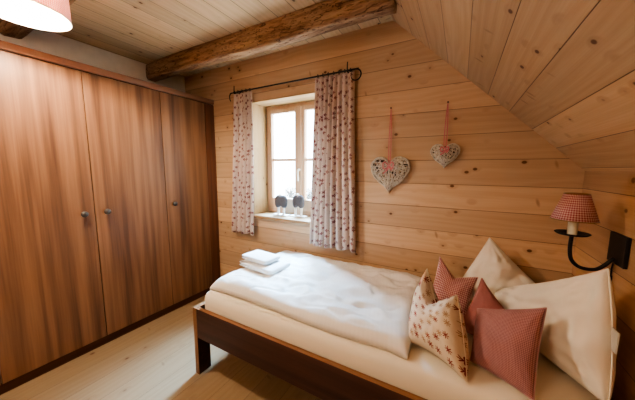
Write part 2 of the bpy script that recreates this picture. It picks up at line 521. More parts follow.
# ------------------------------------------------------------------ window
win = bpy.data.objects.new('window_1', None); win.location = (-1.407, 2.19, 0.935); link(win)
struct(win, 'two-sash pine window in a deep board-lined recess behind curtains')
bm = bmesh.new()
box(bm, (WX0 - .0, YB - .003, WZ0 + .03), (WX0 + .012, 2.27, WZ1))
box(bm, (WX1 - .012, YB - .003, WZ0 + .03), (WX1, 2.27, WZ1))
box(bm, (WX0 + .012, YB - .003, WZ1 - .012), (WX1 - .012, 2.27, WZ1))
obj('lining', bm, M['reveal'], win)
bm = bx((WX0 - .03, 1.925, WZ0), (WX1 + .03, YB + .0, WZ0 + .03), 0.006)
box(bm, (WX0, YB - .01, WZ0 + .001), (WX1, 2.27, WZ0 + .029))
obj('sill', bm, M['sill'], win)
fx0, fx1, fz0, fz1, fy0, fy1 = WX0 + .012, WX1 - .012, 0.935, WZ1 - .012, 2.175, 2.235
bm = bmesh.new()
fw = 0.034
box(bm, (fx0, fy0, fz0), (fx0 + fw, fy1, fz1), .004)
box(bm, (fx1 - fw, fy0, fz0), (fx1, fy1, fz1), .004)
box(bm, (fx0 + fw, fy0, fz1 - .035), (fx1 - fw, fy1, fz1), .004)
box(bm, (fx0 + fw, fy0, fz0), (fx1 - fw, fy1, fz0 + .05), .004)
obj('frame', bm, M['frame'], win)
def sash(x0, x1, inner):
    """One casement with a glazing bar; wider stile where the two meet."""
    z0, z1 = fz0 + .05, fz1 - .035
    s = .045
    y0, y1 = 2.160, 2.205
    bm = bmesh.new()
    box(bm, (x0, y0, z0), (x0 + s, y1, z1), .004)
    box(bm, (x1 - s, y0, z0), (x1, y1, z1), .004)
    box(bm, (x0 + s, y0, z1 - s), (x1 - s, y1, z1), .004)
    box(bm, (x0 + s, y0, z0), (x1 - s, y1, z0 + .11), .004)
    box(bm, (x0 + s, y0 + .008, 1.480), (x1 - s, y1 - .004, 1.508), .003)
    o = obj('sash', bm, M['frame'], win)
    obj('pane', bx((x0 + s - .005, 2.185, z0 + .10), (x1 - s + .005, 2.189, z1 - s + .005)), M['glass'], o)
    return o
sash(fx0 + fw, -1.420, 1)
s2 = sash(-1.395, fx1 - fw, -1)
obj('meeting_post', bx((-1.428, 2.150, fz0 + .052), (-1.387, 2.172, fz1 - .037), .006), M['frame'], win)
bm = bmesh.new()
lathe(bm, [(0, -.002), (.014, -.002), (.014, .006), (.008, .010), (.008, .03), (0, .03)], (-1.407, 2.150, 1.395), (0, -1, 0), 16)
tube(bm, [(-1.407, 2.128, 1.395), (-1.407, 2.122, 1.375), (-1.407, 2.120, 1.335), (-1.407, 2.124, 1.285)], [.009, .0085, .008, .010], 10)
obj('handle', bm, M['plastic'], win, True, 40)

# figures on the sill -------------------------------------------------------
def figure(x, y, h, label, wscale=1.0):
    t = thing('lobed_figurine', label, 'figurine', (x, y, 0.9352), 'felt figurines on the window sill')
    z0 = 0.9352
    # body: rounded, lobed at the top, split into two haunches below
    bm = bmesh.new()
    n, m = 40, 14
    W, H, D = .075 * wscale, .075, .030
    cz = z0 + h - H
    def outline(a):
        c, s = math.cos(a), math.sin(a)
        r = 1.0
        if s > 0: r -= 0.20 * math.exp(-((a - PI / 2) / .30) ** 2)     # dip at the crown
        else: r -= 0.42 * math.exp(-((a + PI / 2) / .36) ** 2)         # gap between the legs
        k = 0.78
        return W * math.copysign(abs(c) ** k, c) * r, H * math.copysign(abs(s) ** k, s) * (r if abs(c) < .75 else 1)
    rows = []
    for j in range(m + 1):
        b = -PI / 2 + PI * j / m
        q, d = max(math.cos(b), 0.0), math.sin(b) * D
        rows.append([bm.verts.new((x + outline(-PI + 2 * PI * k / n)[0] * q ** .6, y + d, cz + outline(-PI + 2 * PI * k / n)[1] * q ** .6)) for k in range(n)])
    for j in range(m):
        for k in range(n):
            bm.faces.new((rows[j][k], rows[j][(k + 1) % n], rows[j + 1][(k + 1) % n], rows[j + 1][k]))
    bmesh.ops.remove_doubles(bm, verts=bm.verts, dist=1e-5)
    obj('body', bm, M['felt'], t, True)
    bm = bmesh.new()
    lathe(bm, [(0, 0), (.016, 0), (.018, .012), (.011, .022), (0, .024)], (x - .008, y, cz + H * .76), Z, 14)
    obj('crown', bm, M['white_paint'], t, True)
    for sx in (-1, 1):
        bm = bmesh.new()
        tube(bm, [(x + sx * .036, y, cz - H * .55), (x + sx * .033, y, z0 + .05), (x + sx * .032, y - .003, z0 + .016), (x + sx * .036, y - .012, z0 + .010)],
             [.014, .012, .012, .013], 10)
        obj('leg', bm, M['white_paint'], t, True)
    obj('base', bx((x - .085, y - .034, z0), (x + .085, y + .034, z0 + .010), .004), M['white_paint'], t)
    return t
figure(-1.565, 2.055, 0.213, 'left of two dark grey felt figurines with white legs on window sill')
figure(-1.372, 2.080, 0.222, 'right of two grey felt figurines, below the white window handle', 0.88)

# frosted shrubs outside ------------------------------------------------------
def shrub(cx, cy, cz, R, seed, label):
    t = thing('garden_shrub', label, 'shrub', (cx, cy, cz - R - 1.2), 'frosted shrubs outside the window')
    rnd = random.Random(seed)
    bm = bmesh.new()
    for i in range(420):
        d = Vector((rnd.gauss(0, 1), rnd.gauss(0, 1), rnd.gauss(0, 1))).normalized() * R * rnd.random() ** .45
        p = Vector((cx, cy, cz)) + Vector((d.x, d.y, d.z * 1.1))
        a = Vector((rnd.gauss(0, 1), rnd.gauss(0, 1), rnd.gauss(0, 1))).normalized()
        b = a.orthogonal().normalized()
        s = R * rnd.uniform(.07, .15)
        vs = [bm.verts.new(p - a * s), bm.verts.new(p + b * s * .45), bm.verts.new(p + a * s), bm.verts.new(p - b * s * .45)]
        bm.faces.new(vs)
    obj('foliage', bm, M['leaf'], t)
    bm = bmesh.new()
    tube(bm, [(cx, cy, cz - R - 1.2), (cx + .02, cy, cz - R * .5), (cx, cy, cz + R * .4)], [.05, .035, .012], 8)
    for k in range(7):
        a = 2 * PI * k / 7
        tube(bm, [(cx, cy, cz - R * .5), (cx + math.cos(a) * R * .7, cy + math.sin(a) * R * .7, cz + R * (.1 + .08 * k))], [.018, .006], 6)
    obj('trunk', bm, M['bark'], t)
SHRUBS = [(-3.10, 4.4, .90, .14), (-3.18, 4.85, .66, .15), (-2.65, 4.4, .86, .15)]
for i, (a, b, c, R) in enumerate(SHRUBS):
    shrub(a, b, c, R, 40 + i, ['leftmost grey frosted shrub seen through left window pane', 'low grey frosted shrub beside the middle post of the window',
                               'grey frosted shrub seen through the right window pane'][i])

# ------------------------------------------------------------------ wardrobe
FX = -2.391
ward = thing('wardrobe', 'long reddish brown wooden wardrobe with round dark knobs along left wall', 'wardrobe', (-2.63, 0.85, 0))
WY0, WY1 = -0.78, 1.966
bm = bx((XL + .008, WY0, .065), (FX - .024, WY1, 2.083), .003)
obj('carcass', bm, M['ward_dark'], ward)
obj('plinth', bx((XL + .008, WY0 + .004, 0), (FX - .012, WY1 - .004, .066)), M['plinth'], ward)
bm = bx((XL + .006, WY0 - .012, 2.088), (FX + .004, WY1 + .001, 2.136), .004)
obj('cornice', bm, M['ward_dark'], ward)
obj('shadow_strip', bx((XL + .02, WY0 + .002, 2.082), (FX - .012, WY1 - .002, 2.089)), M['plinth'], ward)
seams = [-.78, -.235, .305, .847, 1.388, 1.850]
obj('end_panel', bx((FX - .022, 1.853, .068), (FX - .002, 1.965, 2.078), .0025), M['ward_shaded'], ward)  # added panel, its dark tone stands for shade at the wardrobe's end
knobs = [-.30, -.165, .776, .914, 1.452]
for i in range(5):
    d = obj('door', bx((FX - .022, seams[i] + .0025, .068), (FX, seams[i + 1] - .0025, 2.078), .0025), M['ward'], ward)
    ky = knobs[i]
    bm = bmesh.new()
    lathe(bm, [(0, 0), (.013, 0), (.013, .003), (.006, .005), (.0055, .022), (0, .022)], (FX, ky, 1.066), X, 20)
    st = obj('knob', bm, M['brass'], d, True, 40)
    bm = bmesh.new()
    lathe(bm, [(0, .016), (.009, .016), (.0185, .020), (.022, .027), (.0215, .034), (.017, .041), (.009, .045), (0, .046)], (FX, ky, 1.066), X, 28)
    o = obj('knob', bm, M['pewter'], d, True, 50)
    # one knob per door: join stem and disc as two material slots
    me = o.data
    bmj = bmesh.new(); bmj.from_mesh(me); k0 = len(bmj.faces)
    bmj.from_mesh(st.data); bmj.faces.ensure_lookup_table()
    for f in bmj.faces[k0:]: f.material_index = 1
    bmj.to_mesh(me); bmj.free(); me.materials.append(M['brass'])
    bpy.data.objects.remove(st)

# ------------------------------------------------------------------ bed
BX0, BX1, BY0, BY1 = -1.508, 0.572, 1.004, 1.955
bed = thing('single_bed', 'dark brown wooden single bed frame along the window wall', 'bed', (-0.47, 1.48, 0))
for (x0, x1, y0, y1) in ((BX0 + .002, BX0 + .034, BY0, BY0 + .094), (BX0 + .002, BX0 + .034, BY1 - .094, BY1),
                         (BX1 - .034, BX1 - .002, BY0, BY0 + .094), (BX1 - .034, BX1 - .002, BY1 - .094, BY1)):
    obj('leg', bx((x0, y0, 0), (x1, y1, .478), .002), M['bed'], bed)
def two_tone(name, lo, hi, parent, edge='z'):
    bm = bx(lo, hi, .003)
    bm.normal_update()
    for f in bm.faces:
        if f.normal.z > .5: f.material_index = 1
    return obj(name, bm, [M['bed'], M['bed_edge']], parent)
two_tone('side_rail', (BX0 + .034, BY0, .272), (BX1 - .034, BY0 + .030, .478), bed)
two_tone('side_rail', (BX0 + .034, BY1 - .030, .272), (BX1 - .034, BY1, .478), bed)
two_tone('footboard', (BX0 + .004, BY0 + .094, .272), (BX0 + .032, BY1 - .094, .478), bed)
two_tone('headboard', (BX1 - .032, BY0 + .094, .272), (BX1 - .004, BY1 - .094, .50), bed)
bm = bmesh.new()
bm = bx((BX0 - .0005, BY0 - .0012, .002), (BX0 + .034, BY0 + .0004, .480))
box(bm, (BX0 - .0005, BY0 - .0012, .4785), (BX0 + .034, BY0 + .094, .4812))
e = obj('edge_band', bm, M['bed_edge'], bed); e['label'] = 'pale worn front edge of the foot post'
bm = bmesh.new()
for k in range(13):
    xx = BX0 + .07 + k * .155
    box(bm, (xx, BY0 + .031, .29), (xx + .08, BY1 - .031, .306))
obj('slat_base', bm, M['reveal'], bed)

def soft_box(x0, x1, y0, y1, z0, z1, r, nx=60, ny=30, nzz=8, wob=.003, seed=0., top=None):
    """A rounded, slightly uneven upholstered block."""
    bm = bmesh.new()
    bmesh.ops.create_cube(bm, size=2.0)
    for ax, n in ((0, nx), (1, ny), (2, nzz)):
        es = [e for e in bm.edges if abs((e.verts[0].co - e.verts[1].co)[ax]) > 1.9 and abs(e.verts[0].co[ax]) > .99 and abs(e.verts[1].co[ax]) > .99]
        bmesh.ops.subdivide_edges(bm, edges=es, cuts=n, use_grid_fill=True)
    c = Vector(((x0 + x1) / 2, (y0 + y1) / 2, (z0 + z1) / 2)); h = Vector(((x1 - x0) / 2, (y1 - y0) / 2, (z1 - z0) / 2))
    for v in bm.verts:
        # crowd rows of vertices towards the edges, then round the edges off
        p = Vector([math.sin(a * PI / 2) if abs(a) < .999 else a for a in v.co])
        p = Vector([p[i] * h[i] for i in range(3)])
        q = Vector([max(-(h[i] - r), min(h[i] - r, p[i])) for i in range(3)])
        d = p - q
        if d.length > r: d = d.normalized() * r
        elif d.length > 1e-9 and max(abs(d[0]), abs(d[1]), abs(d[2])) > 0: d = d
        p = q + d
        w = c + p
        w.z += wob * N3(w, 5.0, seed) + wob * .5 * N3(w, 17.0, seed)
        w.y += wob * .7 * N3(w, 7.0, seed + 9) * (1 if abs(v.co.z) < .9 else .3)
        if top: w = top(w, v.co)
        v.co = w
    return bm
bm = soft_box(BX0 + .042, BX1 - .036, BY0 + .034, BY1 - .032, .307, .585, .055, 70, 36, 10, .003, 3.)
o = obj('mattress', bm, M['sheet'], None, True)
tag(o, 'single mattress under a cream fitted sheet inside the dark bed frame', 'mattress')

# duvet -----------------------------------------------------------------------
def duvet():
    bm = bmesh.new()
    x0, x1, y0, y1 = -1.435, -0.150, 1.085, 1.925
    nx, ny = 150, 90
    zb = .587
    def top(u, v):
        ex, ey = min(u, 1 - u) * (x1 - x0), min(v, 1 - v) * (y1 - y0)
        rl = .085
        def prof(d): 
            t = min(1.0, d / rl)
            return math.sqrt(max(0.0, 1 - (1 - t) ** 2))
        h = (.085 - .022 * v) * prof(ex + .004) ** .8 * prof(ey + .004) ** .8
        return h
    T_, B_ = [], []
    for j in range(ny + 1):
        rt, rb = [], []
        for i in range(nx + 1):
            u, v = i / nx, j / ny
            # more rows near the rims
            u = .5 - .5 * math.cos(PI * u) * (1 - .0) if True else u
            v = .5 - .5 * math.cos(PI * v)
            x, y = x0 + (x1 - x0) * u, y0 + (y1 - y0) * v
            # rim wanders, corners are pulled out
            wx, wy = N3((x, y, 0), 3.2, 1.0), N3((x, y, 0), 3.0, 7.0)
            px = x + .012 * wx
            py = y + .010 * wy + .012 * math.sin(u * PI * 2.2) * (1 - v) - .018 * max(0, u - .93) / .07 * (1 - v)
            h = top(u, v)
            mid = min(1, 12 * min(u, 1 - u)) * min(1, 9 * min(v, 1 - v))
            # soft folds: long diagonal drags plus small crumples
            s1 = math.sin((px * 3.2 + py * 6.5) * 2.4 + 2.2 * N3((px, py, 0), 2.2, 3.))
            s2 = N3((px * 1.0 + py * .6, py * 1.4 - px * .3, 0), 11.0, 5.)
            s3 = abs(N3((px, py * 1.6, 0), 5.5, 11.))
            h += mid * (.005 * s1 + .011 * s2 - .034 * s3 + .013 + .005 * N3((px, py, 0), 26.0, 2.) - .012 * max(0, 1 - abs(N3((px * 1.2 + py * .5, py * 2.2 - px * .6, 0), 4.2, 8.)) * 7))
            rt.append(bm.verts.new((px, py, zb + max(.002, h))))
            rb.append(bm.verts.new((px, py, zb)))
        T_.append(rt); B_.append(rb)
    for j in range(ny):
        for i in range(nx):
            bm.faces.new((T_[j][i], T_[j][i + 1], T_[j + 1][i + 1], T_[j + 1][i]))
            bm.faces.new((B_[j][i], B_[j + 1][i], B_[j + 1][i + 1], B_[j][i + 1]))
    for i in range(nx):
        bm.faces.new((T_[0][i], B_[0][i], B_[0][i + 1], T_[0][i + 1]))
        bm.faces.new((T_[ny][i], T_[ny][i + 1], B_[ny][i + 1], B_[ny][i]))
    for j in range(ny):
        bm.faces.new((T_[j][0], T_[j + 1][0], B_[j + 1][0], B_[j][0]))
        bm.faces.new((T_[j][nx], B_[j][nx], B_[j + 1][nx], T_[j + 1][nx]))
    return bm
o = obj('duvet', duvet(), M['duvet'], None, True)
tag(o, 'white striped damask duvet spread flat over the foot end of the bed', 'duvet')

# towels ----------------------------------------------------------------------
def towel(c, du, lu, lw, z, layers, th, label, seed):
    du = Vector(du).normalized(); dv = Vector((-du.y, du.x, 0))
    t = thing('folded_towel', label, 'towel', (c[0], c[1], z), 'folded white towels on the duvet')
    bm = bmesh.new()
    # one continuous folded strip, seen in section, swept across the width
    prof = []
    r = th / 2
    L = lu / 2
    for k in range(layers):
        zc = z + r + k * th
        s = 1 if k % 2 == 0 else -1
        prof.append((-s * (L - r), zc)); prof.append((0, zc + .0015 * (-1) ** k)); prof.append((s * (L - r), zc))
        if k < layers - 1:
            for a in (-50, 0, 50):
                prof.append((s * (L - r + r * math.cos(math.radians(a))), zc + r + r * math.sin(math.radians(a))))
    # thick ribbon: offset the centre line both ways
    nW = 16
    hw = th * .46
    C0 = [Vector((p[0], 0, p[1])) for p in prof]
    rows = []
    for j in range(nW + 1):
        w = -lw / 2 + lw * j / nW
        bulge = (1 - abs(2 * j / nW - 1) ** 4)
        up, dn = [], []
        for i, p in enumerate(C0):
            d = (C0[min(i + 1, len(C0) - 1)] - C0[max(i - 1, 0)]).normalized()
            nrm = Vector((-d.z, 0, d.x))
            wob = .0018 * N3((p.x, w, p.z * 4), 22, seed)
            k = hw * (.55 + .45 * bulge)
            for lst, sg in ((up, 1), (dn, -1)):
                q = p + nrm * k * sg
                wp = Vector((c[0], c[1], 0)) + du * (q.x + .0012 * math.sin(w * 60 + p.z * 200)) + dv * w
                lst.append(bm.verts.new((wp.x, wp.y, q.z + wob)))
        rows.append(up + list(reversed(dn)))
    n = len(rows[0])
    for j in range(nW):
        for k in range(n):
            bm.faces.new((rows[j][k], rows[j][(k + 1) % n], rows[j + 1][(k + 1) % n], rows[j + 1][k]))
    bm.faces.new(rows[0]); bm.faces.new(list(reversed(rows[-1])))
    zmin = min(v.co.z for v in bm.verts)
    bmesh.ops.translate(bm, verts=bm.verts, vec=(0, 0, z - zmin))
    o = obj('folded_cloth', bm, M['towel'], t, True, 70)
    md = o.modifiers.new('soft', 'SUBSURF'); md.levels = 1; md.render_levels = 1
    return t
TD = (.352, -.035, 0)
towel((-1.255, 1.425), TD, .355, .218, .671, 2, .022, 'larger white folded towel, lower of the two lying on the duvet', 1.)
towel((-1.300, 1.435), TD, .275, .165, .7155, 2, .021, 'smaller white folded towel on top of the larger one', 4.)

# cushions and pillows ----------------------------------------------------------
def cushion(name, TL, TR, BR, BL, thick, mat, label, cat, bow=.07, bowv=None, flange=False, chop=0.0, chopw=.35, chopu=0.0, sag=0.0, wr=.006, seed=0., n=44, power=.45, size=.4, group=None, fold=0.0, floor_z=.587):
    TL, TR, BR, BL = map(Vector, (TL, TR, BR, BL))
    base = (TL + TR + BR + BL) / 4
    base.z = min(BL.z, BR.z)
    t = thing(name, label, cat, base, group)
    bowv = bow if bowv is None else bowv
    nrm = ((TR - BL).cross(TL - BR)).normalized()
    if nrm.y > 0: nrm = -nrm
    bm = bmesh.new()
    L = bm.loops.layers.uv.verify()
    def P(u, v, side):
        uu = u * (1 - bow * (1 - v * v)); vv = v * (1 - bowv * (1 - u * u))
        top = max(0.0, (v + 1) / 2)
        g = max(0.0, 1 - abs(u - chopu) / (1 - chopu if u > chopu else 1 + chopu)) ** 1.15
        vv -= chop * g * top ** 2.2
        s, tt = (uu + 1) / 2, (vv + 1) / 2
        p = (BL * (1 - s) + BR * s) * (1 - tt) + (TL * (1 - s) + TR * s) * tt
        e = max(0.0, (1 - u * u) * (1 - v * v))
        h = thick * .5 * e ** power
        h *= 1 - .35 * g * top ** 3 * (1 if chop > 0 else 0)
        # radiating pulls from the corners and loose crumples
        k = 0
        for cu in (-1, 1):
            for cv in (-1, 1):
                du, dv = u - cu, v - cv
                r = math.hypot(du, dv)
                a = math.atan2(dv, du)
                k += math.sin(a * 15 + seed + cu * 2 + cv) * math.exp(-((r - .45) / .33) ** 2)
        em = min(1.0, e * 5)
        h += wr * em * (k * .35 + 1.6 * N3((u, v, side * .7), 2.6, seed) + .7 * N3((u * 1.7, v, side), 5.5, seed + 3))
        p = p + nrm * h * side
        if p.z < floor_z: p.z = floor_z + (floor_z - p.z) * .02
        return p
    F, B = [], []
    cs = [math.sin(PI / 2 * (2 * i / n - 1)) * .55 + (2 * i / n - 1) * .45 for i in range(n + 1)]
    for j in range(n + 1):
        F.append([bm.verts.new(P(cs[i], cs[j], 1)) for i in range(n + 1)])
        B.append([F[j][i] if i in (0, n) or j in (0, n) else bm.verts.new(P(cs[i], cs[j], -1)) for i in range(n + 1)])
    def quad(vs, ids, sgn):
        if len(set(vs)) < 4: return
        f = bm.faces.new(vs)
        for lp, (i, j) in zip(f.loops, ids):
            lp[L].uv = (cs[i] * size / 2 + sgn * .013 + seed * .1, cs[j] * size / 2)
    for j in range(n):
        for i in range(n):
            ids = [(i, j), (i + 1, j), (i + 1, j + 1), (i, j + 1)]
            quad([F[b][a] for a, b in ids], ids, 0)
            ids = ids[::-1]
            quad([B[b][a] for a, b in ids], ids, 1)
    cover = obj('cover', bm, mat, t, True)
    # stitched seam all round
    bm = bmesh.new()
    ring = [(c, -1) for c in cs] + [(1, c) for c in cs[1:]] + [(c, 1) for c in reversed(cs[:-1])] + [(-1, c) for c in reversed(cs[1:-1])]
    tube(bm, [P(u, v, 1) for u, v in ring], .0028, 6, closed=True)
    obj('seam', bm, mat, t, True)
    if flange:
        p = P(1, .02, 1)
        bm = bx(p + Vector((-.004, -.045, -.045)), p + Vector((-.001, .0, .03)))
        o = obj('care_tag', bm, M['tag'], t); o['label'] = 'small grey tag on the pillow edge'
    return t

cushion('bed_pillow', (.180, 1.87, .985), (.50, 1.88, .66), (.40, 1.72, .59), (-.02, 1.74, .60), .16, M['pillow'],
        'white pillow standing on its corner against the board wall, behind red cushions', 'pillow', bow=.02, wr=.014, seed=2.1, size=.6, power=.5)
wp = cushion('bed_pillow.001', (.235, 1.70, .735), (.497, 1.318, 1.040), (.490, 1.17, .60), (.22, 1.60, .60), .19, M['pillow'],
             'large white pillow leaning on the right wall below the wall lamp', 'pillow', bow=-.05, bowv=.07, flange=True, wr=.015, seed=5.3, size=.7, power=.42)
cushion('throw_cushion', (-.082, 1.70, .870), (.122, 1.66, .795), (.075, 1.50, .60), (-.135, 1.52, .60), .12, M['ging'],
        'small red and cream checked cushion with two peaks, behind the star cushion', 'cushion', bow=.10, chop=.42, wr=.004, seed=1.2, size=.34, group='cushions at the head of the bed')
cushion('throw_cushion.001', (.128, 1.51, .850), (.262, 1.42, .705), (.200, 1.31, .60), (.035, 1.41, .60), .10, M['salmon'],
        'plain salmon red cushion with one peak between checked and star cushions', 'cushion', bow=.08, wr=.004, seed=3.2, size=.34, group='cushions at the head of the bed')
cushion('throw_cushion.002', (-.125, 1.42, .880), (.018, 1.245, .848), (.070, 1.062, .592), (-.160, 1.18, .60), .215, M['star'],
        'cream cushion printed with red and tan stars, front left of the cushions', 'cushion', bow=-.07, bowv=.12, power=.42, chop=.62, chopu=-.10, wr=.006, seed=0.4, size=.42, group='cushions at the head of the bed')
cushion('throw_cushion.003', (.106, 1.34, .762), (.322, 1.25, .872), (.275, 1.085, .592), (.085, 1.19, .597), .14, M['check'],
        'dark red finely checked square cushion leaning in front of the white pillow', 'cushion', bow=.05, wr=.004, seed=4.4, size=.40, group='cushions at the head of the bed')

# ------------------------------------------------------------------ curtains and rod
def curtain(name, xt0, xt1, xb0, xb1, zt, zb, folds, seed, label, amp=.020, yb=1.905):
    t = thing(name, label, 'curtain', ((xt0 + xt1) / 2, yb, zb), 'floral curtains at the window')
    bm = bmesh.new(); L = bm.loops.layers.uv.verify()
    nx, nz = folds * 18, 70
    G = []
    for j in range(nz + 1):
        v = j / nz
        row = []
        # the cloth gathers a little under the heading, then falls and spreads
        e = v ** 1.3
        a0 = xt0 + (xb0 - xt0) * e; a1 = xt1 + (xb1 - xt1) * e
        for i in range(nx + 1):
            u = i / nx
            ph = 2 * PI * folds * (u + .035 * math.sin(5 * u + seed) + .012 * math.sin(3 * v + seed + 4 * u)) 
            am = amp * (.55 + .55 * min(1, v * 2.2)) * (1 + .35 * math.sin(9 * u + seed))
            y = yb + am * math.sin(ph) + .006 * N3((u * 3, v * 4, 0), 1.0, seed)
            x = a0 + (a1 - a0) * u + .006 * math.cos(ph) * (.4 + v)
            z = zt + (zb - zt) * v + .010 * math.sin(ph * .5 + 1) * v + .004 * math.sin(ph) * (1 - v)
            row.append(bm.verts.new((x, y, z)))
        G.append(row)
    wide = (xt1 - xt0) * 1.9
    for j in range(nz):
        for i in range(nx):
            ids = ((i, j), (i, j + 1), (i + 1, j + 1), (i + 1, j))
            f = bm.faces.new([G[b][a] for a, b in ids])
            for lp, (a, b) in zip(f.loops, ids):
                lp[L].uv = (a / nx * wide + seed, -b / nz * (zt - zb))
    o = obj('drape', bm, M['curtain'], t, True)
    md = o.modifiers.new('cloth', 'SOLIDIFY'); md.thickness = .0015
    # tiny rings on the rod
    for k in range(folds):
        bm = bmesh.new()
        x = xt0 + (xt1 - xt0) * (k + .5) / folds
        tube(bm, [(x, 1.90 + .012 * math.cos(a), 2.147 + .013 * math.sin(a)) for a in [2 * PI * q / 14 for q in range(14)]], .0022, 6, closed=True)
        obj('ring', bm, M['iron'], t)
    return t
curtain('curtain', -2.030, -1.775, -2.125, -1.810, 2.133, .735, 5, 1.3, 'narrow cream curtain with red sprigs hanging left of the window', .018)
curtain('curtain.001', -1.085, -.755, -1.135, -.712, 2.136, .738, 7, 4.1, 'wider cream curtain with red sprigs covering the right of the window', .022)

rod = thing('curtain_rod', 'black wrought iron curtain rod with ring finial above the window', 'curtain rod', (-1.4, 1.90, 2.147))
bm = bmesh.new()
tube(bm, [(-2.045 + 1.33 * k / 12, 1.90, 2.147) for k in range(13)], .0065, 10)
obj('bar', bm, M['iron'], rod, True)
bm = bmesh.new()
R0 = .040
tube(bm, [(-.735 + R0 * math.sin(a) , 1.90, 2.147 - R0 + R0 * math.cos(a)) for a in [(-.1 + 5.3 * k / 24) for k in range(25)]], [.0065 - .003 * k / 24 for k in range(25)], 8)
obj('ring_finial', bm, M['iron'], rod, True)
bm = bmesh.new()
tube(bm, [(-2.040 + .0 , 1.90, 2.147), (-2.062, 1.90, 2.144), (-2.074, 1.90, 2.120), (-2.070, 1.90, 2.085), (-2.058, 1.90, 2.07)], [.0065, .006, .005, .0045, .004], 8)
obj('hook_finial', bm, M['iron'], rod, True)
for bxp in (-1.995, -.800):
    bm = bmesh.new()
    tube(bm, [(bxp, 1.969, 2.150), (bxp, 1.93, 2.142), (bxp, 1.905, 2.133), (bxp, 1.888, 2.140), (bxp, 1.886, 2.160), (bxp, 1.888, 2.205)], [.006, .006, .006, .005, .005, .004], 8)
    lathe(bm, [(0, 0), (.016, 0), (.016, .004), (0, .005)], (bxp, YB, 2.150), (0, -1, 0), 16)
    obj('bracket', bm, M['iron'], rod, True, 50)

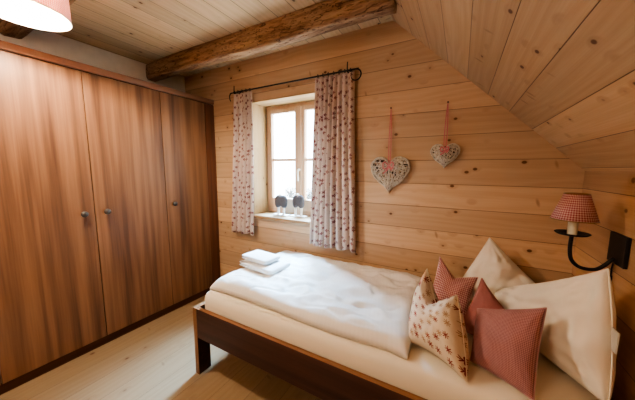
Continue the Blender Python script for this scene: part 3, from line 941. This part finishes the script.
# ------------------------------------------------------------------ wicker hearts
def heart_pt(t):
    x = 16 * math.sin(t) ** 3
    z = 13 * math.cos(t) - 5 * math.cos(2 * t) - 2 * math.cos(3 * t) - math.cos(4 * t)
    x, z = x / 16.0, (z + 2.5) / 14.5
    if z < 0: x *= 1 + .22 * min(1, -z * 2.2) * (1 - max(0, -z - .55) / .55); z *= .95
    return x, z
HB = [heart_pt(2 * PI * k / 240) for k in range(240)]
HA = sorted((math.atan2(z, x), math.hypot(x, z)) for x, z in HB)
def heart_r(a):
    best = min(HA, key=lambda q: abs(q[0] - a))
    return best[1]
def wicker_heart(cx, cz, W, H, topz, rib_x, seed, label, nst):
    rnd = random.Random(seed)
    y0 = YB - .022
    t = thing('wicker_heart', label, 'wicker heart', (cx, y0, cz), 'wicker hearts on the board wall')
    D = .040
    rot = rnd.uniform(-.03, .03)
    def place(x, z, side, lift=0.0):
        a = math.atan2(z, x); rr = heart_r(a)
        q = math.hypot(x, z) / rr
        if q > 1: x, z, q = x / q, z / q, 1.0
        d = D * math.sqrt(max(0, 1 - q * q)) ** 1.0 * .85 + lift
        return Vector((cx + x * W / 2 * .96, y0 - side * d, cz + z * H / 2 * .96))
    front, inner = bmesh.new(), bmesh.new()
    for i in range(nst):
        t1 = rnd.uniform(0, 2 * PI)
        t2 = t1 + rnd.uniform(.75, 2.6) * rnd.choice((-1, 1))
        a, b = heart_pt(t1), heart_pt(t2)
        bow = rnd.uniform(-.18, .18)
        lift = rnd.uniform(-.004, .006)
        pts = []
        for k in range(9):
            s = k / 8
            x = a[0] * (1 - s) + b[0] * s - (b[1] - a[1]) * bow * math.sin(PI * s)
            z = a[1] * (1 - s) + b[1] * s + (b[0] - a[0]) * bow * math.sin(PI * s)
            pts.append(place(x, z, 1, lift))
        tube(front, pts, rnd.uniform(.0018, .0028) * (W / .29) ** .5, 5)
    for i in range(int(nst * .5)):
        t1 = rnd.uniform(0, 2 * PI); t2 = t1 + rnd.uniform(.8, 3.0)
        a, b = heart_pt(t1), heart_pt(t2)
        tube(inner, [place(a[0] * (1 - k / 6) + b[0] * k / 6, a[1] * (1 - k / 6) + b[1] * k / 6, -.60) for k in range(7)], .003, 5)
    for i in range(9):
        o1, o2 = rnd.uniform(-1, 1), rnd.uniform(0, 6.28)
        pts = []
        for k in range(72):
            x, z = heart_pt(2 * PI * k / 72)
            s = 1 + .035 * math.sin(k * .6 + o2)
            pts.append(Vector((cx + x * W / 2 * s * .97, y0 + .012 * o1 + .005 * math.sin(k * .8 + o2), cz + z * H / 2 * s * .97)))
        tube(front, pts, .0033 * (W / .29) ** .5, 5, closed=True)
    obj('woven_sticks', front, M['wicker'], t, True)
    obj('inner_sticks', inner, M['wicker_shade'], t, True)
    # ribbon hanging from the nail
    nz = cz + H / 2 * .52
    bm = bmesh.new(); L = bm.loops.layers.uv.verify()
    def strip(bm, pts, w, nrm=Vector((0, -1, 0))):
        vs = []
        ln = 0
        for i, p in enumerate(pts):
            d = (pts[min(i + 1, len(pts) - 1)] - pts[max(i - 1, 0)]).normalized()
            s = d.cross(nrm)
            s = s.normalized() if s.length > 1e-5 else Vector((1, 0, 0))
            if i: ln += (p - pts[i - 1]).length
            vs.append((bm.verts.new(p - s * w / 2), bm.verts.new(p + s * w / 2), ln))
        for (a, b, l0), (c, d, l1) in zip(vs, vs[1:]):
            f = bm.faces.new((a, b, d, c))
            for lp, uvv in zip(f.loops, ((0, l0), (w, l0), (w, l1), (0, l1))): lp[L].uv = uvv
    yy = YB - .010
    for s in (-1, 1):
        pts = []
        for k in range(13):
            q = k / 12
            pts.append(Vector((rib_x + (cx + s * .006 - rib_x) * q + s * .004 * math.sin(PI * q) , yy - (.030) * q, topz - (topz - nz) * q)))
        strip(bm, pts, .0062)
    obj('ribbon', bm, M['ribbon'], t)
    bm = bmesh.new(); L = bm.loops.layers.uv.verify()
    by = y0 - D - .004
    k0 = Vector((cx, by, nz))
    for s in (-1, 1):
        loop = [k0 + Vector((s * W * .15 * math.sin(PI * q) * (1 - .25 * q), -.012 * math.sin(PI * q), W * .09 * math.sin(2 * PI * q) + .0)) for q in [i / 12 for i in range(13)]]
        strip(bm, loop, .010)
        tail = [k0 + Vector((s * W * .10 * q + .01 * math.sin(4 * q), -.004, -W * (.20 if s < 0 else .13) * q)) for q in [i / 6 for i in range(7)]]
        strip(bm, tail, .010)
    lathe(bm, [(0, -.006), (.006, -.003), (.006, .003), (0, .006)], k0, Z, 10)
    obj('bow', bm, M['ribbon'], t)
    # nail in the wall carrying it
    bm = bmesh.new()
    lathe(bm, [(0, -.01), (.002, -.01), (.002, .016), (.0055, .016), (.0055, .019), (0, .0195)], (rib_x, YB, topz), (0, -1, 0), 12)
    return bm
nb = wicker_heart(-.468, 1.358, .285, .275, 1.848, -.477, 11, 'larger grey woven wicker heart hanging on red ribbon beside the curtain', 105)
o = obj('wall_nail', nb, M['iron'], None, True, 40); tag(o, 'dark nail holding the ribbon of the larger wicker heart', 'nail')
nb = wicker_heart(-.104, 1.492, .178, .165, 1.846, -.104, 23, 'smaller grey woven wicker heart hanging on red ribbon, right of the larger', 78)
o = obj('wall_nail', nb, M['iron'], None, True, 40); tag(o, 'dark nail holding the ribbon of the smaller wicker heart', 'nail')

# ------------------------------------------------------------------ wall lamp (sconce)
sc = thing('wall_lamp', 'black iron wall lamp with candle sleeve and red gingham shade on right wall', 'lamp', (XR, 1.52, 1.07))
SX, SY = .447, 1.52
bm = bx((XR - .014, 1.447, 1.012), (XR, 1.580, 1.140), .003)
obj('backplate', bm, M['iron'], sc)
bm = bmesh.new()
pts = []
x1, z1 = XR - .013, 1.035
ctrl = [(x1, z1), (x1 - .03, .994), (.53, .974), (.486, .976), (.457, 1.003), (SX, 1.050), (SX, 1.118)]
cp = [Vector((a, SY, b)) for a, b in ctrl]
cp = [cp[0] * 2 - cp[1]] + cp + [cp[-1] * 2 - cp[-2]]
for i in range(1, len(cp) - 2):
    for k in range(8):
        s = k / 8
        p0, p1, p2, p3 = cp[i - 1:i + 3]
        pts.append(.5 * ((2 * p1) + (p2 - p0) * s + (2 * p0 - 5 * p1 + 4 * p2 - p3) * s * s + (3 * p1 - p0 - 3 * p2 + p3) * s ** 3))
pts.append(cp[-2])
tube(bm, pts, .0075, 12)
obj('arm', bm, M['iron'], sc, True)
bm = bmesh.new()
lathe(bm, [(0, 1.112), (.018, 1.113), (.052, 1.120), (.060, 1.127), (.058, 1.129), (.045, 1.124), (.016, 1.120), (0, 1.120)], (SX, SY, 0), Z, 32)
obj('drip_pan', bm, M['iron'], sc, True)
bm = bmesh.new()
lathe(bm, [(0, 1.118), (.0165, 1.118), (.017, 1.130), (.016, 1.20), (.012, 1.204), (0, 1.204)], (SX, SY, 0), Z, 24)
obj('candle_sleeve', bm, M['candle'], sc, True, 50)
bm = bmesh.new()
lathe(bm, [(.078, 1.186), (.041, 1.302)], (SX, SY, 0), Z, 48, uv=True)
shd = obj('lamp_shade', bm, M['sconce_shade'], sc, True)
md = shd.modifiers.new('cloth', 'SOLIDIFY'); md.thickness = .002
bm = bmesh.new()
tube(bm, [(SX + .041 * math.cos(a), SY + .041 * math.sin(a), 1.301) for a in [2 * PI * k / 32 for k in range(32)]], .002, 6, closed=True)
tube(bm, [(SX + .078 * math.cos(a), SY + .078 * math.sin(a), 1.187) for a in [2 * PI * k / 40 for k in range(40)]], .002, 6, closed=True)
for k in range(3):
    a = 2 * PI * k / 3 + .4
    tube(bm, [(SX + .012 * math.cos(a), SY + .012 * math.sin(a), 1.21), (SX + .040 * math.cos(a), SY + .040 * math.sin(a), 1.30)], .0012, 5)
obj('shade_frame', bm, M['brass'], shd)
bm = bmesh.new()
tube(bm, [(XR - .004, 1.545, 1.010), (XR - .006, 1.548, .98), (XR - .006, 1.543, .94), (XR - .006, 1.55, .90)], .003, 6)
lathe(bm, [(0, -.02), (.005, -.018), (.006, 0), (.005, .016), (0, .018)], (XR - .007, 1.543, .935), Z, 10)
o = obj('cord_switch', bm, M['iron'], sc, True)

# ------------------------------------------------------------------ pendant lamp
PX, PY, PZ, PR = -1.910, .479, 2.150, .1685
pend = thing('ceiling_lamp', 'glowing pink checked drum lamp hanging from the board ceiling at upper left', 'lamp', (PX, PY, ZC))
bm = bmesh.new()
lathe(bm, [(PR, PZ), (PR * .97, PZ + .20)], (PX, PY, 0), Z, 64, uv=True)
s = obj('lamp_shade', bm, M['pend_shade'], pend, True)
md = s.modifiers.new('cloth', 'SOLIDIFY'); md.thickness = .002
bm = bmesh.new()
lathe(bm, [(PR - .0035, PZ + .002), (PR * .97 - .0035, PZ + .198)], (PX, PY, 0), Z, 64)
o = obj('lining', bm, M['pend_glow_lining'], s, True); o['label'] = 'warm pale inner lining'
for rr, zz in ((PR, PZ), (PR * .97, PZ + .20)):
    bm = bmesh.new()
    tube(bm, [(PX + rr * math.cos(a), PY + rr * math.sin(a), zz) for a in [2 * PI * k / 48 for k in range(48)]], .003, 6, closed=True)
    obj('shade_ring', bm, M['white_paint'], s)
bm = bmesh.new()
for k in range(3):
    a = 2 * PI * k / 3
    tube(bm, [(PX, PY, PZ + .185), (PX + PR * .965 * math.cos(a), PY + PR * .965 * math.sin(a), PZ + .198)], .002, 5)
obj('shade_spider', bm, M['white_paint'], s)
bm = bmesh.new()
lathe(bm, [(0, 0), (.045, 0), (.048, -.02), (.02, -.03), (.006, -.032), (.006, -.075), (0, -.075)], (PX, PY, ZC), Z, 24)
obj('canopy', bm, M['white_paint'], pend, True, 40)
bm = bmesh.new()
lathe(bm, [(0, .0), (.020, 0), (.020, -.055), (.016, -.06), (0, -.06)], (PX, PY, ZC - .07), Z, 20)
obj('socket', bm, M['white_paint'], pend, True, 40)
bm = bmesh.new()
bz = PZ + .105
lathe(bm, [(0, -.032), (.016, -.028), (.029, -.012), (.032, .004), (.026, .022), (.015, .042), (.012, .068), (0, .068)], (PX, PY, bz), Z, 24)
obj('bulb', bm, M['bulb'], pend, True)

# ------------------------------------------------------------------ light
def lamp(name, kind, loc, energy, color, **kw):
    d = bpy.data.lights.new(name, kind)
    d.energy = energy; d.color = color
    for k, v in kw.items():
        setattr(d, k, v)
    o = bpy.data.objects.new(name, d)
    o.location = loc
    return link(o)
lamp('pendant_glow_up', 'POINT', (PX, PY, bz + .085), 22.0, (1.0, .84, .65), shadow_soft_size=.02)
lamp('pendant_glow', 'POINT', (PX, PY, bz - .055), 54.0, (1.0, .84, .65), shadow_soft_size=.03)
o = lamp('window_daylight', 'AREA', (-2.05, 2.95, 2.95), 2250.0, (.36, .67, 1.0), shape='RECTANGLE', size=1.7, size_y=1.3)
o.rotation_euler = (Vector((-.9, 1.5, .7)) - o.location).to_track_quat('-Z', 'Y').to_euler()
lamp('room_fill', 'POINT', (-1.3, -1.1, 2.0), 30.0, (1.0, .84, .66), shadow_soft_size=.35)  # unseen warm fill added behind the camera, no fixture there

w = bpy.data.worlds.new('overcast sky'); scn.world = w; w.use_nodes = True
bg = w.node_tree.nodes['Background']
bg.inputs[0].default_value = (.90, .95, 1.0, 1); bg.inputs[1].default_value = 8.0

# ------------------------------------------------------------------ camera
f, yaw, pit, rol = 255.82, -.5082, -.1196, .00594
fwd = Vector((math.sin(yaw) * math.cos(pit), math.cos(yaw) * math.cos(pit), math.sin(pit)))
r0 = Vector((math.cos(yaw), -math.sin(yaw), 0)); u0 = r0.cross(fwd)
r1 = r0 * math.cos(rol) + u0 * math.sin(rol); u1 = u0 * math.cos(rol) - r0 * math.sin(rol)
cam = bpy.data.cameras.new('camera'); cam.sensor_width = 36.0; cam.lens = f * 36.0 / 635.0; cam.clip_start = .02
co = bpy.data.objects.new('camera', cam)
co.matrix_world = Matrix(((r1.x, u1.x, -fwd.x, 0), (r1.y, u1.y, -fwd.y, 0), (r1.z, u1.z, -fwd.z, 1.4), (0, 0, 0, 1)))
link(co)
scn.camera = co

scn.view_settings.view_transform = 'AgX'
scn.view_settings.look = 'AgX - Medium High Contrast'
scn.view_settings.exposure = 0.86
